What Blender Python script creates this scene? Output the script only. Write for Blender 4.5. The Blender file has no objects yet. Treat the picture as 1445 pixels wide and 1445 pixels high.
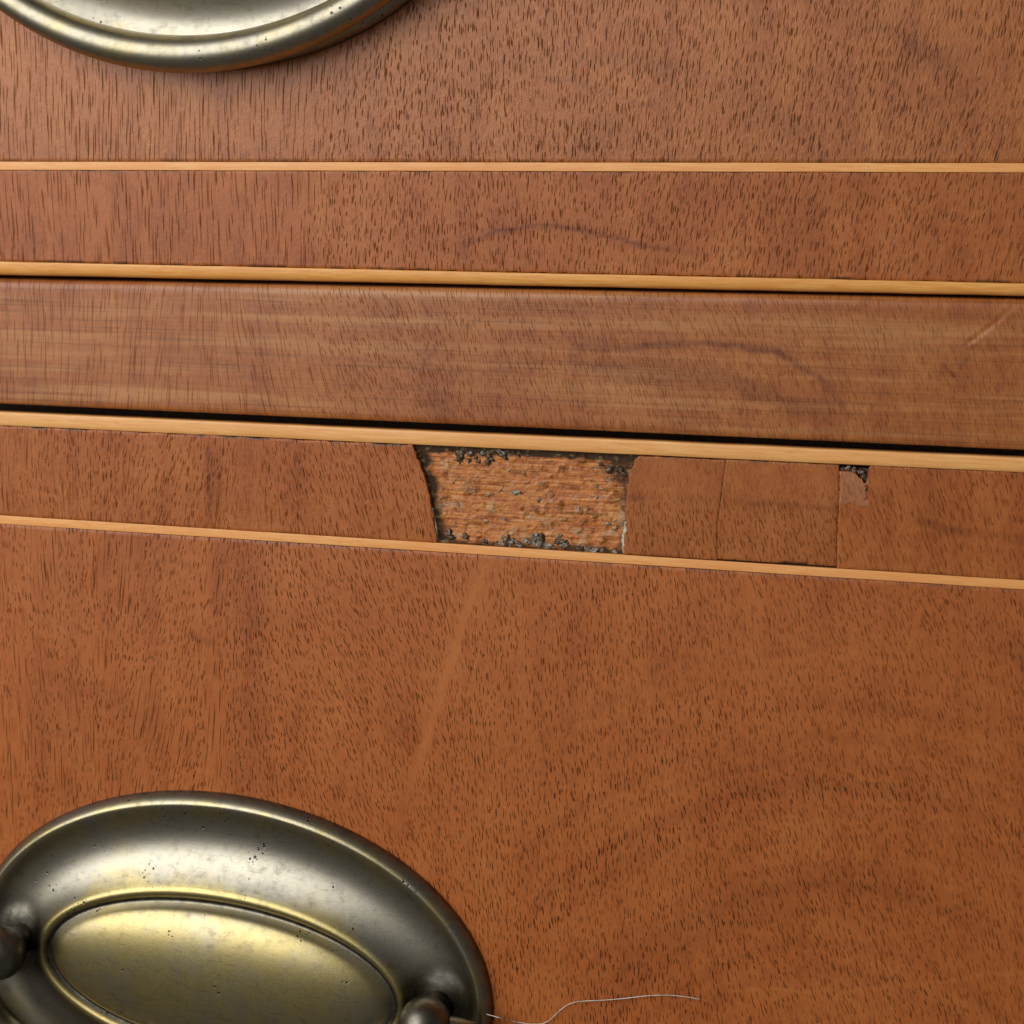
import bpy, bmesh, math, random
import numpy as np
from mathutils import Vector, Matrix, noise as mnoise

# ------------------------------------------------------------------ camera
FPX, SC = 2600.0, 0.117e-3            # focal length in photo pixels, metres per pixel at the aim point
VPX = 8803.0                          # vanishing point of the horizontal edges, left of the photo centre
CY = 218.5                            # horizon row: the camera is level, the photo is the lower crop of its frame
THETA = math.atan2(FPX, VPX)
ROLL = 0.0
DIST = FPX * SC
CAM = np.array([math.sin(THETA), -math.cos(THETA), 0.0]) * DIST
FWD = -CAM / DIST
R0 = np.array([math.cos(THETA), math.sin(THETA), 0.0]); U0 = np.array([0, 0, 1.0])
RGT = math.cos(ROLL) * R0 + math.sin(ROLL) * U0
UPV = math.cos(ROLL) * U0 - math.sin(ROLL) * R0

scene = bpy.context.scene
col = scene.collection
cam_data = bpy.data.cameras.new('camera')
cam = bpy.data.objects.new('camera', cam_data)
col.objects.link(cam)
m = Matrix.Identity(4)
for i in range(3):
    m[i][0], m[i][1], m[i][2], m[i][3] = RGT[i], UPV[i], -FWD[i], CAM[i]
cam.matrix_world = m
cam_data.sensor_width = 24.0
cam_data.lens = 24.0 * FPX / 1445.0
cam_data.shift_y = -(722.5 - CY) / 1445.0
cam_data.clip_start = 0.01
cam_data.clip_end = 20.0
cam_data.dof.use_dof = True
cam_data.dof.focus_distance = DIST
cam_data.dof.aperture_fstop = 20.0
scene.camera = cam

# ------------------------------------------------------------------ light
world = bpy.data.worlds.new('World'); scene.world = world; world.use_nodes = True
bg = world.node_tree.nodes['Background']
bg.inputs[0].default_value = (1.0, 0.95, 0.88, 1); bg.inputs[1].default_value = 0.10

def area(name, loc, aim, sx, sy, power, color):
    d = bpy.data.lights.new(name, 'AREA'); d.shape = 'RECTANGLE'; d.size = sx; d.size_y = sy
    d.energy = power; d.color = color
    o = bpy.data.objects.new(name, d); col.objects.link(o)
    o.location = loc
    o.rotation_euler = (Vector(aim) - Vector(loc)).to_track_quat('-Z', 'Y').to_euler()
    return o
area('window_light', (-0.41, -0.56, 0.21), (-0.02, 0, -0.05), 0.72, 0.60, 5.4, (1.0, 1.0, 0.985))
vs = scene.view_settings
vs.view_transform = 'Standard'; vs.look = 'None'; vs.exposure = 0.08; vs.gamma = 1.0
vs.use_curve_mapping = False

# ------------------------------------------------------------------ pixel <-> front plane
def P(px, py, y=0.0):
    d = FWD * FPX + RGT * (px - 722.5) - UPV * (py - CY)
    return CAM + d * ((y - CAM[1]) / d[1])

def to_px(x, z, y=0.0):
    q0, q1, q2 = x - CAM[0], y - CAM[1], z - CAM[2]
    w = q0 * FWD[0] + q1 * FWD[1] + q2 * FWD[2]
    r = q0 * RGT[0] + q1 * RGT[1] + q2 * RGT[2]
    u = q0 * UPV[0] + q1 * UPV[1] + q2 * UPV[2]
    return 722.5 + FPX * r / w, CY - FPX * u / w

def line(y0, y1):
    a, b = P(0, y0), P(1445, y1)
    k = (b[2] - a[2]) / (b[0] - a[0])
    return lambda x: a[2] + k * (x - a[0])

# ------------------------------------------------------------------ numpy noise
def _hash(ix, iz, seed):
    h = (ix.astype(np.int64) * 374761393 + iz.astype(np.int64) * 668265263 + seed * 144269504) & 0xffffffff
    h = ((h ^ (h >> 13)) * 1274126177) & 0xffffffff
    h = ((h ^ (h >> 16)) * 2246822519) & 0xffffffff
    return ((h ^ (h >> 15)) & 0xffffff) / float(0xffffff)

def vnoise(x, z, seed=0):
    x = np.asarray(x, float); z = np.asarray(z, float)
    ix, iz = np.floor(x), np.floor(z)
    fx, fz = x - ix, z - iz
    fx = fx * fx * fx * (fx * (fx * 6 - 15) + 10); fz = fz * fz * fz * (fz * (fz * 6 - 15) + 10)
    a = _hash(ix, iz, seed); b = _hash(ix + 1, iz, seed); c = _hash(ix, iz + 1, seed); d = _hash(ix + 1, iz + 1, seed)
    return (a + (b - a) * fx) * (1 - fz) + (c + (d - c) * fx) * fz

def fbm(x, z, seed=0, octv=4):
    s, amp, tot = 0.0, 1.0, 0.0
    for o in range(octv):
        s = s + amp * vnoise(x * 2 ** o + 17.3 * o, z * 2 ** o - 9.1 * o, seed + o * 31)
        tot += amp; amp *= 0.5
    return s / tot * 2 - 1            # about -1..1

def sstep(a, b, v):
    t = np.clip((v - a) / (b - a), 0, 1)
    return t * t * (3 - 2 * t)

def poly_dist(px, py, pts):
    best = np.full(np.shape(px), 1e9)
    for (ax, ay), (bx, by) in zip(pts[:-1], pts[1:]):
        dx, dy = bx - ax, by - ay
        t = np.clip(((px - ax) * dx + (py - ay) * dy) / (dx * dx + dy * dy), 0, 1)
        best = np.minimum(best, np.hypot(px - ax - t * dx, py - ay - t * dy))
    return best

# ------------------------------------------------------------------ node helpers
class NT:
    def __init__(self, name):
        self.mat = bpy.data.materials.new(name); self.mat.use_nodes = True
        self.t = self.mat.node_tree
        self.bsdf = self.t.nodes['Principled BSDF']
    def n(self, typ, **kw):
        nd = self.t.nodes.new(typ)
        for k, v in kw.items():
            setattr(nd, k, v)
        return nd
    def link(self, a, b):
        self.t.links.new(a, b)
    def put(self, sock, v):
        if hasattr(v, 'is_linked'):
            self.link(v, sock)
        else:
            sock.default_value = v
    def math(self, op, a, b=0.0, c=0.0, clamp=False):
        nd = self.n('ShaderNodeMath', operation=op, use_clamp=clamp)
        self.put(nd.inputs[0], a); self.put(nd.inputs[1], b); self.put(nd.inputs[2], c)
        return nd.outputs[0]
    def smooth(self, v, a, b, lo=0.0, hi=1.0):
        nd = self.n('ShaderNodeMapRange', interpolation_type='SMOOTHSTEP')
        self.put(nd.inputs[0], v); self.put(nd.inputs[1], a); self.put(nd.inputs[2], b)
        self.put(nd.inputs[3], lo); self.put(nd.inputs[4], hi)
        return nd.outputs[0]
    def lin(self, v, a, b, lo=0.0, hi=1.0):
        nd = self.n('ShaderNodeMapRange', interpolation_type='LINEAR')
        for i_, x_ in enumerate((v, a, b, lo, hi)):
            self.put(nd.inputs[i_], x_)
        return nd.outputs[0]
    def mix(self, f, a, b, blend='MIX'):
        nd = self.n('ShaderNodeMix', data_type='RGBA', blend_type=blend)
        self.put(nd.inputs[0], f); self.put(nd.inputs[6], a); self.put(nd.inputs[7], b)
        return nd.outputs[2]
    def sep(self, v):
        nd = self.n('ShaderNodeSeparateXYZ'); self.put(nd.inputs[0], v); return nd.outputs
    def comb(self, x, y, z=0.0):
        nd = self.n('ShaderNodeCombineXYZ')
        self.put(nd.inputs[0], x); self.put(nd.inputs[1], y); self.put(nd.inputs[2], z)
        return nd.outputs[0]
    def noise(self, vec, scale=1.0, detail=2.0, rough=0.5, dist=0.0, dims='3D'):
        nd = self.n('ShaderNodeTexNoise', noise_dimensions=dims)
        self.put(nd.inputs['Vector'], vec)
        nd.inputs['Scale'].default_value = scale; nd.inputs['Detail'].default_value = detail
        nd.inputs['Roughness'].default_value = rough; nd.inputs['Distortion'].default_value = dist
        return nd.outputs['Fac']
    def voronoi(self, vec, scale=1.0, rnd=1.0, dims='2D'):
        nd = self.n('ShaderNodeTexVoronoi', voronoi_dimensions=dims, feature='F1')
        self.put(nd.inputs['Vector'], vec); nd.inputs['Scale'].default_value = scale
        nd.inputs['Randomness'].default_value = rnd
        return nd.outputs['Distance'], nd.outputs['Color']
    def attr(self, name):
        return self.n('ShaderNodeAttribute', attribute_name=name)
    def bump(self, h, dist, strength=1.0, normal=None):
        nd = self.n('ShaderNodeBump'); nd.inputs['Strength'].default_value = strength
        nd.inputs['Distance'].default_value = dist
        self.put(nd.inputs['Height'], h)
        if normal is not None:
            self.link(normal, nd.inputs['Normal'])
        return nd.outputs[0]

def rgb(r, g, b):
    f = lambda c: c / 12.92 if c <= 0.04045 else ((c + 0.055) / 1.055) ** 2.4
    return (f(r / 255), f(g / 255), f(b / 255), 1.0)

def wood_material(name, light, mid, dark, pore, seed, cross=0.0, pore_gain=1.0, rough=0.42, peel=1.0, pw=1.0, pl=1.0, pore_op=0.86, cloud=1.0, spec=0.48):
    """Mahogany: attributes grain (u across the fibre, v along it, mm) and look (figure, pore length, pore density, dirt)."""
    k = NT(name)
    g = k.sep(k.attr('grain').outputs['Vector'])
    la = k.attr('look'); lk = k.n('ShaderNodeSeparateColor'); k.link(la.outputs['Color'], lk.inputs[0])
    fig, plen, dens, dirt = lk.outputs[0], lk.outputs[1], lk.outputs[2], la.outputs['Alpha']
    u, v = g[0], g[1]
    wob = k.math('SUBTRACT', k.noise(k.comb(u, k.math('MULTIPLY', v, 0.35)), 0.55, 2.0), 0.5)
    u2 = k.math('MULTIPLY_ADD', wob, 0.35, u)
    clump = k.noise(k.comb(k.math('MULTIPLY', u, 0.22), k.math('MULTIPLY', v, 0.09), seed), 1.0, 2.0)
    slant = g[2]
    def layer(su, sv, hw, hl, off, soft=0.35):
        vx = k.math('MULTIPLY_ADD', u2, 1.0 / su, off); vy = k.math('MULTIPLY_ADD', v, 1.0 / sv, off * 1.7)
        nd = k.n('ShaderNodeTexVoronoi', voronoi_dimensions='2D', feature='F1'); nd.inputs['Scale'].default_value = 1.0
        k.link(k.comb(vx, vy), nd.inputs['Vector'])
        cs = k.n('ShaderNodeSeparateColor'); k.link(nd.outputs['Color'], cs.inputs[0])
        po = k.sep(nd.outputs['Position'])
        dv = k.math('MULTIPLY', k.math('SUBTRACT', vy, po[1]), sv)
        du = k.math('MULTIPLY', k.math('SUBTRACT', vx, po[0]), su)
        du = k.math('ABSOLUTE', k.math('SUBTRACT', du, k.math('MULTIPLY', dv, slant)))
        wid = k.math('MULTIPLY', k.math('MULTIPLY_ADD', cs.outputs[1], 0.9, 0.55), hw)
        lnn = k.math('MULTIPLY', k.math('MULTIPLY_ADD', cs.outputs[0], 1.0, 0.5), hl)
        d = k.math('ADD', k.math('DIVIDE', du, wid), k.math('POWER', k.math('DIVIDE', k.math('ABSOLUTE', dv), lnn), 2.5))
        keep = k.smooth(k.math('ADD', cs.outputs[2], clump), 0.5, 1.15, 0.12, 1.0)
        return k.math('MULTIPLY', k.smooth(d, soft, 1.15, 1.0, 0.0), keep)
    lng = k.math('MAXIMUM', layer(1.15, 9.0, 0.088, 3.8, 3.1 + seed), layer(0.90, 5.5, 0.078, 2.2, 11.7 + seed))
    sht = k.math('MAXIMUM', layer(0.78, 2.9 * pl, 0.098 * pw, 0.95 * pl, 5.3 + seed), layer(0.62, 2.4 * pl, 0.082 * pw, 0.78 * pl, 23.9 + seed))
    sel = k.smooth(k.math('MULTIPLY_ADD', k.math('SUBTRACT', clump, 0.5), 1.6, plen), 0.42, 0.58)
    pm = k.math('MULTIPLY_ADD', k.math('SUBTRACT', lng, sht), sel, sht)
    pm = k.math('MULTIPLY', k.math('MULTIPLY', pm, dens), pore_gain, clamp=True)
    # ground colour
    streak = k.noise(k.comb(k.math('MULTIPLY', u, 0.28), k.math('MULTIPLY', v, 0.035), seed + 2.2), 1.0, 4.0, 0.6)
    patch = k.noise(k.comb(k.math('MULTIPLY', u, 0.06), k.math('MULTIPLY', v, 0.08), seed + 7.7), 1.0, 4.0, 0.6, 0.6)
    fibre = k.noise(k.comb(k.math('MULTIPLY', u, 5.0), k.math('MULTIPLY', v, 0.5), seed), 1.0, 3.0, 0.65)
    mott = k.noise(k.comb(k.math('MULTIPLY', u, 0.9), k.math('MULTIPLY', v, 0.55), seed + 4), 1.0, 4.0, 0.65)
    t = k.math('MULTIPLY_ADD', streak, 0.75, k.math('MULTIPLY_ADD', patch, 0.7, k.math('MULTIPLY', mott, 0.6)))
    t = k.math('MULTIPLY_ADD', k.math('SUBTRACT', t, 1.025), cloud, 1.025)
    ramp = k.n('ShaderNodeValToRGB'); e = ramp.color_ramp.elements
    e[0].position = 0.72; e[0].color = dark
    e[1].position = 1.35 / 1.0 if False else 1.0; e[1].color = mid
    k.link(t, ramp.inputs[0])
    base = k.mix(k.smooth(t, 0.95, 1.35), ramp.outputs[0], light)
    base = k.mix(k.smooth(fibre, 0.3, 0.7, 0.0, 0.34), base, k.mix(1.0, base, (0.66, 0.58, 0.5, 1), 'MULTIPLY'))
    speck = k.noise(k.comb(k.math('MULTIPLY', u, 3.2), k.math('MULTIPLY', v, 1.6), seed + 9), 1.0, 4.0, 0.75)
    base = k.mix(k.smooth(speck, 0.45, 0.75, 0.0, 0.30), base, k.mix(1.0, base, (0.62, 0.52, 0.46, 1), 'MULTIPLY'))
    base = k.mix(k.smooth(speck, 0.42, 0.25, 0.0, 0.25), base, light)
    if cross:
        ob = k.sep(k.n('ShaderNodeTexCoord').outputs['Object'])
        h1 = k.noise(k.comb(k.math('MULTIPLY', ob[0], 28.0), k.math('MULTIPLY', ob[2], 3200.0), seed), 1.0, 3.0, 0.6)
        h2 = k.noise(k.comb(k.math('MULTIPLY', ob[0], 18.0), k.math('MULTIPLY', ob[2], 420.0), seed + 3), 1.0, 3.0, 0.6)
        base = k.mix(k.smooth(h1, 0.5, 0.72, 0.0, 0.35 * cross), base, (0.05, 0.022, 0.012, 1))
        base = k.mix(k.smooth(h2, 0.45, 0.72, 0.0, 0.5 * cross), base, rgb(196, 138, 82))
    base = k.mix(k.lin(fig, 0.52, 1.0, 0.0, 1.0), base, k.mix(1.0, base, (0.34, 0.22, 0.24, 1), 'MULTIPLY'))
    base = k.mix(k.smooth(fig, 0.5, 0.0, 0.0, 0.6), base, light)
    base = k.mix(k.math('MULTIPLY', pm, pore_op), base, pore)
    base = k.mix(dirt, base, (0.026, 0.015, 0.009, 1))
    k.link(base, k.bsdf.inputs['Base Color'])
    grit = k.noise(k.comb(u, k.math('MULTIPLY', v, 0.55), seed), 2.4, 3.0, 0.6)
    fine = k.noise(k.comb(k.math('MULTIPLY', u, 9.0), k.math('MULTIPLY', v, 3.0), seed), 1.0, 2.0)
    h = k.math('MULTIPLY_ADD', pm, -1.0, k.math('MULTIPLY_ADD', grit, 0.7 * peel, k.math('MULTIPLY', fine, 0.22 * peel)))
    k.link(k.bump(h, 0.00007, 0.8), k.bsdf.inputs['Normal'])
    k.put(k.bsdf.inputs['Roughness'], k.math('MULTIPLY_ADD', grit, 0.16, rough - 0.06))
    k.put(k.bsdf.inputs['Specular IOR Level'], k.math('MULTIPLY_ADD', pm, -0.8 * spec, spec))
    return k.mat

def inlay_material(name, a, b, rough=0.42):
    k = NT(name)
    o = k.sep(k.n('ShaderNodeTexCoord').outputs['Object'])
    s = k.noise(k.comb(k.math('MULTIPLY', o[0], 160.0), k.math('MULTIPLY', o[1], 1500.0), k.math('MULTIPLY', o[2], 2600.0)), 1.0, 4.0, 0.65)
    p = k.noise(k.comb(k.math('MULTIPLY', o[0], 35.0), 0.0, k.math('MULTIPLY', o[2], 120.0)), 1.0, 3.0, 0.6)
    f = k.noise(k.comb(k.math('MULTIPLY', o[0], 900.0), k.math('MULTIPLY', o[1], 900.0), k.math('MULTIPLY', o[2], 2400.0)), 1.0, 2.0, 0.6)
    c = k.mix(k.smooth(s, 0.35, 0.7), a, b)
    c = k.mix(k.smooth(p, 0.4, 0.7, 0.0, 0.7), c, b)
    q = k.noise(k.comb(k.math('MULTIPLY', o[0], 90.0), 0.0, k.math('MULTIPLY', o[2], 500.0)), 1.0, 5.0, 0.7)
    c = k.mix(k.smooth(q, 0.56, 0.74, 0.0, 0.45), c, k.mix(1.0, c, (0.6, 0.45, 0.3, 1), 'MULTIPLY'))
    c = k.mix(k.smooth(f, 0.6, 0.8, 0.0, 0.4), c, (0.25, 0.11, 0.035, 1))
    k.link(c, k.bsdf.inputs['Base Color'])
    k.link(k.bump(s, 0.00004, 0.5), k.bsdf.inputs['Normal'])
    k.bsdf.inputs['Roughness'].default_value = rough
    return k.mat

def brass_material():
    k = NT('aged_brass')
    o = k.n('ShaderNodeTexCoord').outputs['Object']
    info = k.n('ShaderNodeObjectInfo')
    ob = k.n('ShaderNodeVectorMath', operation='ADD'); k.link(o, ob.inputs[0])
    k.link(info.outputs['Location'], ob.inputs[1])
    vec = ob.outputs[0]
    big = k.noise(vec, 120.0, 5.0, 0.65, 0.5)
    mid = k.noise(vec, 520.0, 5.0, 0.7, 0.3)
    fin = k.noise(vec, 2600.0, 4.0, 0.7)
    pd, pc = k.voronoi(vec, 1300.0, 1.0, '3D')
    pcs = k.n('ShaderNodeSeparateColor'); k.link(pc, pcs.inputs[0])
    pitr = k.math('MULTIPLY', k.smooth(k.noise(vec, 180.0, 3.0, 0.6), 0.565, 0.64, 0.0, 0.42), pcs.outputs[0])
    pit = k.smooth(pd, k.math('MULTIPLY', pitr, 0.6), k.math('ADD', pitr, 0.001), 1.0, 0.0)
    pit = k.math('MULTIPLY', pit, k.math('GREATER_THAN', pitr, 0.08))
    rub = k.attr('rub').outputs['Fac']
    rb = k.smooth(k.math('MULTIPLY_ADD', k.math('SUBTRACT', big, 0.5), 1.9, rub), 0.1, 0.95)
    c = k.mix(rb, (0.35, 0.32, 0.25, 1), (0.43, 0.335, 0.115, 1))
    c = k.mix(k.smooth(mid, 0.5, 0.75, 0.0, 0.5), c, (0.10, 0.08, 0.05, 1))
    sx_ = k.sep(vec)
    scr = k.noise(k.comb(k.math('MULTIPLY', sx_[0], 260.0), k.math('MULTIPLY', sx_[1], 900.0), k.math('MULTIPLY', sx_[2], 5200.0)), 1.0, 2.0, 0.6, 0.6)
    c = k.mix(k.smooth(scr, 0.58, 0.72, 0.0, 0.4), c, (0.12, 0.10, 0.07, 1))
    c = k.mix(k.smooth(fin, 0.5, 0.8, 0.0, 0.3), c, (0.40, 0.36, 0.26, 1))
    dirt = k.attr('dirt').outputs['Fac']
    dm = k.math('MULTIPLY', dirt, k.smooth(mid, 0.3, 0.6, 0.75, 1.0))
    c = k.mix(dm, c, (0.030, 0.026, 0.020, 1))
    c = k.mix(pit, c, (0.02, 0.018, 0.014, 1))
    k.link(c, k.bsdf.inputs['Base Color'])
    k.bsdf.inputs['Metallic'].default_value = 1.0
    k.put(k.bsdf.inputs['Coat Weight'], k.math('MULTIPLY', k.smooth(big, 0.3, 0.65, 0.2, 0.6), k.math('MULTIPLY_ADD', k.attr('dirt').outputs['Fac'], -0.95, 1.0, clamp=True)))
    k.put(k.bsdf.inputs['Coat Roughness'], k.math('MULTIPLY_ADD', fin, 0.2, 0.22))
    k.bsdf.inputs['Coat IOR'].default_value = 1.75
    r = k.math('MULTIPLY_ADD', mid, 0.18, k.math('MULTIPLY_ADD', fin, 0.14, 0.22))
    r = k.math('MULTIPLY_ADD', dm, 0.06, r)
    k.put(k.bsdf.inputs['Roughness'], r)
    h = k.math('MULTIPLY_ADD', pit, -1.2, k.math('MULTIPLY_ADD', mid, 0.35, k.math('MULTIPLY', fin, 0.18)))
    k.link(k.bump(h, 0.00008, 0.5), k.bsdf.inputs['Normal'])
    return k.mat

M = {}
PORE = (0.020, 0.008, 0.004, 1)
M['panel'] = wood_material('mahogany_panel', rgb(194, 114, 53), rgb(180, 98, 40), rgb(158, 80, 29), PORE, 1.3, pl=0.74, pore_op=0.80, cloud=0.75, rough=0.43)
M['panel2'] = wood_material('mahogany_panel_upper', rgb(190, 117, 57), rgb(174, 100, 44), rgb(150, 80, 32), PORE, 8.9, spec=0.46, peel=2.3, rough=0.37, pw=1.05, pl=1.0, pore_op=0.74)
M['band'] = wood_material('mahogany_band', rgb(188, 112, 54), rgb(173, 95, 41), rgb(149, 76, 29), PORE, 4.1, spec=0.38, pl=0.9, peel=1.4, rough=0.40, pore_op=0.72)
M['patch'] = wood_material('mahogany_patch', rgb(186, 112, 55), rgb(170, 95, 42), rgb(149, 77, 31), PORE, 14.6, spec=0.38, pore_gain=0.9, pl=0.7, peel=1.2, pore_op=0.66)
M['rail'] = wood_material('mahogany_rail', rgb(186, 115, 57), rgb(168, 96, 44), rgb(144, 75, 32), (0.035, 0.014, 0.008, 1), 19.2, cross=1.1, pore_gain=0.62, rough=0.38, peel=0.55, pl=0.9)
M['string'] = inlay_material('boxwood_string', rgb(248, 182, 110), rgb(236, 156, 84))
M['bead_gold'] = inlay_material('boxwood_bead_gold', rgb(240, 174, 92), rgb(224, 148, 68))
M['bead_pale'] = inlay_material('boxwood_bead_pale', rgb(246, 186, 114), rgb(234, 162, 90))
M['brass'] = brass_material()

def plain(name, c, rough=0.6, c2=None, scale=900.0, bump=0.0001):
    k = NT(name)
    o = k.n('ShaderNodeTexCoord').outputs['Object']
    f = k.noise(o, scale, 4.0, 0.65)
    k.link(k.mix(k.smooth(f, 0.35, 0.65), c, c2 or tuple(x * 0.6 for x in c[:3]) + (1,)), k.bsdf.inputs['Base Color'])
    k.bsdf.inputs['Roughness'].default_value = rough
    k.link(k.bump(f, bump, 0.7), k.bsdf.inputs['Normal'])
    return k.mat
M['core'] = plain('pine_core', (0.10, 0.05, 0.025, 1), 0.8)
M['glue'] = plain('old_hide_glue', (0.055, 0.032, 0.017, 1), 0.2, (0.13, 0.08, 0.045, 1), 1500.0)
M['glue_pale'] = plain('crystallised_glue', (0.30, 0.265, 0.20, 1), 0.2, (0.10, 0.075, 0.045, 1), 1800.0)
M['glue_bit'] = plain('amber_glue', (0.46, 0.24, 0.085, 1), 0.22, (0.26, 0.12, 0.04, 1), 1800.0)
M['crust'] = plain('pale_glue_crust', (0.55, 0.56, 0.45, 1), 0.45, (0.34, 0.33, 0.22, 1), 1400.0)
M['filler'] = wood_material('worn_filler', rgb(192, 132, 92), rgb(178, 114, 72), rgb(156, 92, 52), (0.06, 0.03, 0.02, 1), 27.7, pore_gain=0.6, pl=0.6)
M['fibre'] = plain('hair_fibre', (0.75, 0.68, 0.58, 1), 0.45)

def ground_material():
    k = NT('exposed_groundwork')
    o = k.sep(k.n('ShaderNodeTexCoord').outputs['Object'])
    la = k.attr('look'); lk = k.n('ShaderNodeSeparateColor'); k.link(la.outputs['Color'], lk.inputs[0])
    s = k.noise(k.comb(k.math('MULTIPLY', o[0], 130.0), 0.0, k.math('MULTIPLY', o[2], 2300.0)), 1.0, 4.0, 0.65)
    p = k.noise(k.comb(k.math('MULTIPLY', o[0], 220.0), 0.0, k.math('MULTIPLY', o[2], 420.0)), 1.0, 4.0, 0.65)
    f = k.noise(k.comb(k.math('MULTIPLY', o[0], 1100.0), 0.0, k.math('MULTIPLY', o[2], 2100.0)), 1.0, 4.0, 0.75)
    c = k.mix(k.smooth(s, 0.36, 0.64), rgb(172, 88, 30), rgb(218, 142, 66))
    c = k.mix(k.smooth(p, 0.42, 0.66, 0.0, 0.6), c, rgb(168, 90, 34))
    c = k.mix(k.smooth(p, 0.40, 0.25, 0.0, 0.7), c, rgb(232, 174, 96))
    c = k.mix(k.smooth(f, 0.58, 0.72, 0.0, 0.8), c, rgb(112, 66, 34))
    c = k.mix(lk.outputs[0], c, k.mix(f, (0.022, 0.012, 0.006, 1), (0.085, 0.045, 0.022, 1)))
    c = k.mix(k.math('MULTIPLY', lk.outputs[1], 0.55), c, (0.50, 0.38, 0.22, 1))
    k.link(c, k.bsdf.inputs['Base Color'])
    h = k.math('MULTIPLY_ADD', s, 0.7, k.math('MULTIPLY', f, 0.6))
    k.link(k.bump(h, 0.00025, 0.9), k.bsdf.inputs['Normal'])
    k.put(k.bsdf.inputs['Roughness'], k.smooth(f, 0.3, 0.7, 0.25, 0.6))
    k.put(k.bsdf.inputs['Specular IOR Level'], k.math('MULTIPLY_ADD', lk.outputs[0], -0.42, 0.5))
    return k.mat
M['ground'] = ground_material()

# ------------------------------------------------------------------ object helpers
def link_mesh(name, verts, faces, mat, parent=None, smooth=True):
    me = bpy.data.meshes.new(name)
    me.from_pydata([tuple(v) for v in verts], [], faces)
    me.materials.append(mat)
    if smooth:
        me.polygons.foreach_set('use_smooth', [True] * len(me.polygons))
    me.update()
    o = bpy.data.objects.new(name, me); col.objects.link(o)
    attach(o, parent)
    return o

def attach(o, parent):
    if parent is None:
        return
    o.parent = parent
    base = Vector((0, 0, 0)); q = parent
    while q is not None:
        base += q.location; q = q.parent
    o.location = Vector(o.location) - base

def thing(name, loc, label, cat, group=None):
    o = bpy.data.objects.new(name, None); col.objects.link(o)
    o.location = loc; o.empty_display_size = 0.01
    o['label'] = label; o['category'] = cat
    if group:
        o['group'] = group
    return o

# ---- grain fields, laid out on the front plane
SLANT_X = [-80, 60, 130, 230, 330, 430, 560, 680, 900, 1100, 1300, 1600]
SLANT_LOW = [0.0, -0.06, 0.02, 0.24, 0.05, -0.30, -0.36, -0.08, -0.10, -0.26, -0.30, -0.2]
SLANT_UP = [-0.10, -0.06, 0.0, 0.03, -0.05, 0.04, 0.06, 0.0, 0.06, 0.16, 0.20, 0.2]
SLANT_RAIL = [0.0, 0.0, 0.05, 0.12, -0.1, -0.25, -0.28, -0.25, -0.3, -0.3, -0.28, -0.2]
FIGURES = {   # dark growth lines in the wood: (pixel polyline, half width, darkness)
    'upper_band': [([(655, 352), (680, 336), (705, 323), (760, 316), (800, 322), (850, 330), (900, 345), (985, 356)], 4.6, 0.65)],
    'upper_panel': [([(690, 128), (750, 112), (810, 112), (870, 136), (920, 150), (965, 190), (1010, 205)], 3.0, 0.5),
                    ([(1240, 30), (1330, 90), (1400, 120), (1445, 180)], 14, 0.4)],
    'rail': [([(812, 488), (850, 494), (900, 488), (985, 484), (1040, 488), (1090, 492), (1120, 508), (1150, 530), (1180, 560), (1200, 590)], 7, 0.58),
             ([(720, 520), (780, 507), (830, 515), (880, 518)], 5, 0.4), ([(500, 545), (530, 500), (580, 462)], 7, 0.35),
             ([(575, 530), (610, 495), (680, 445)], 7, 0.35), ([(820, 520), (920, 525), (1010, 530), (1090, 560), (1180, 600)], 18, 0.35),
             ([(1330, 515), (1345, 530)], 4, 0.5)],
    'lower_band': [([(292, 632), (292.5, 690), (293, 740)], 2.6, 0.5), ([(305, 632), (307, 740)], 13, 0.2)],
    'lower_panel': [([(690, 790), (662, 850), (640, 920), (612, 1010), (582, 1100), (560, 1170)], 9, -0.7),
                    ([(905, 960), (980, 945), (1100, 930), (1260, 925)], 20, 0.02),
                    ([(1000, 1090), (1100, 1062), (1230, 1040), (1330, 1015), (1445, 1005)], 26, 0.02),
                    ([(960, 1300), (1080, 1282), (1180, 1290), (1300, 1335), (1445, 1300)], 40, 0.02),
                    ([(1030, 1395), (1200, 1400), (1330, 1385), (1440, 1372)], 2.2, -0.7),
                    ([(1350, 850), (1400, 880), (1445, 930)], 26, 0.22),
                    ([(270, 895), (300, 905)], 9, 0.4), ([(310, 690), (312, 760), (305, 860)], 9, 0.25)],
    'patch': [([(885, 700), (930, 703), (1020, 706), (1100, 713), (1180, 718)], 5, 0.45), ([(885, 695), (900, 700)], 9, 0.5)],
    'right_band': [([(1300, 735), (1340, 750), (1445, 760)], 8, 0.3)],
}

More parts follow.
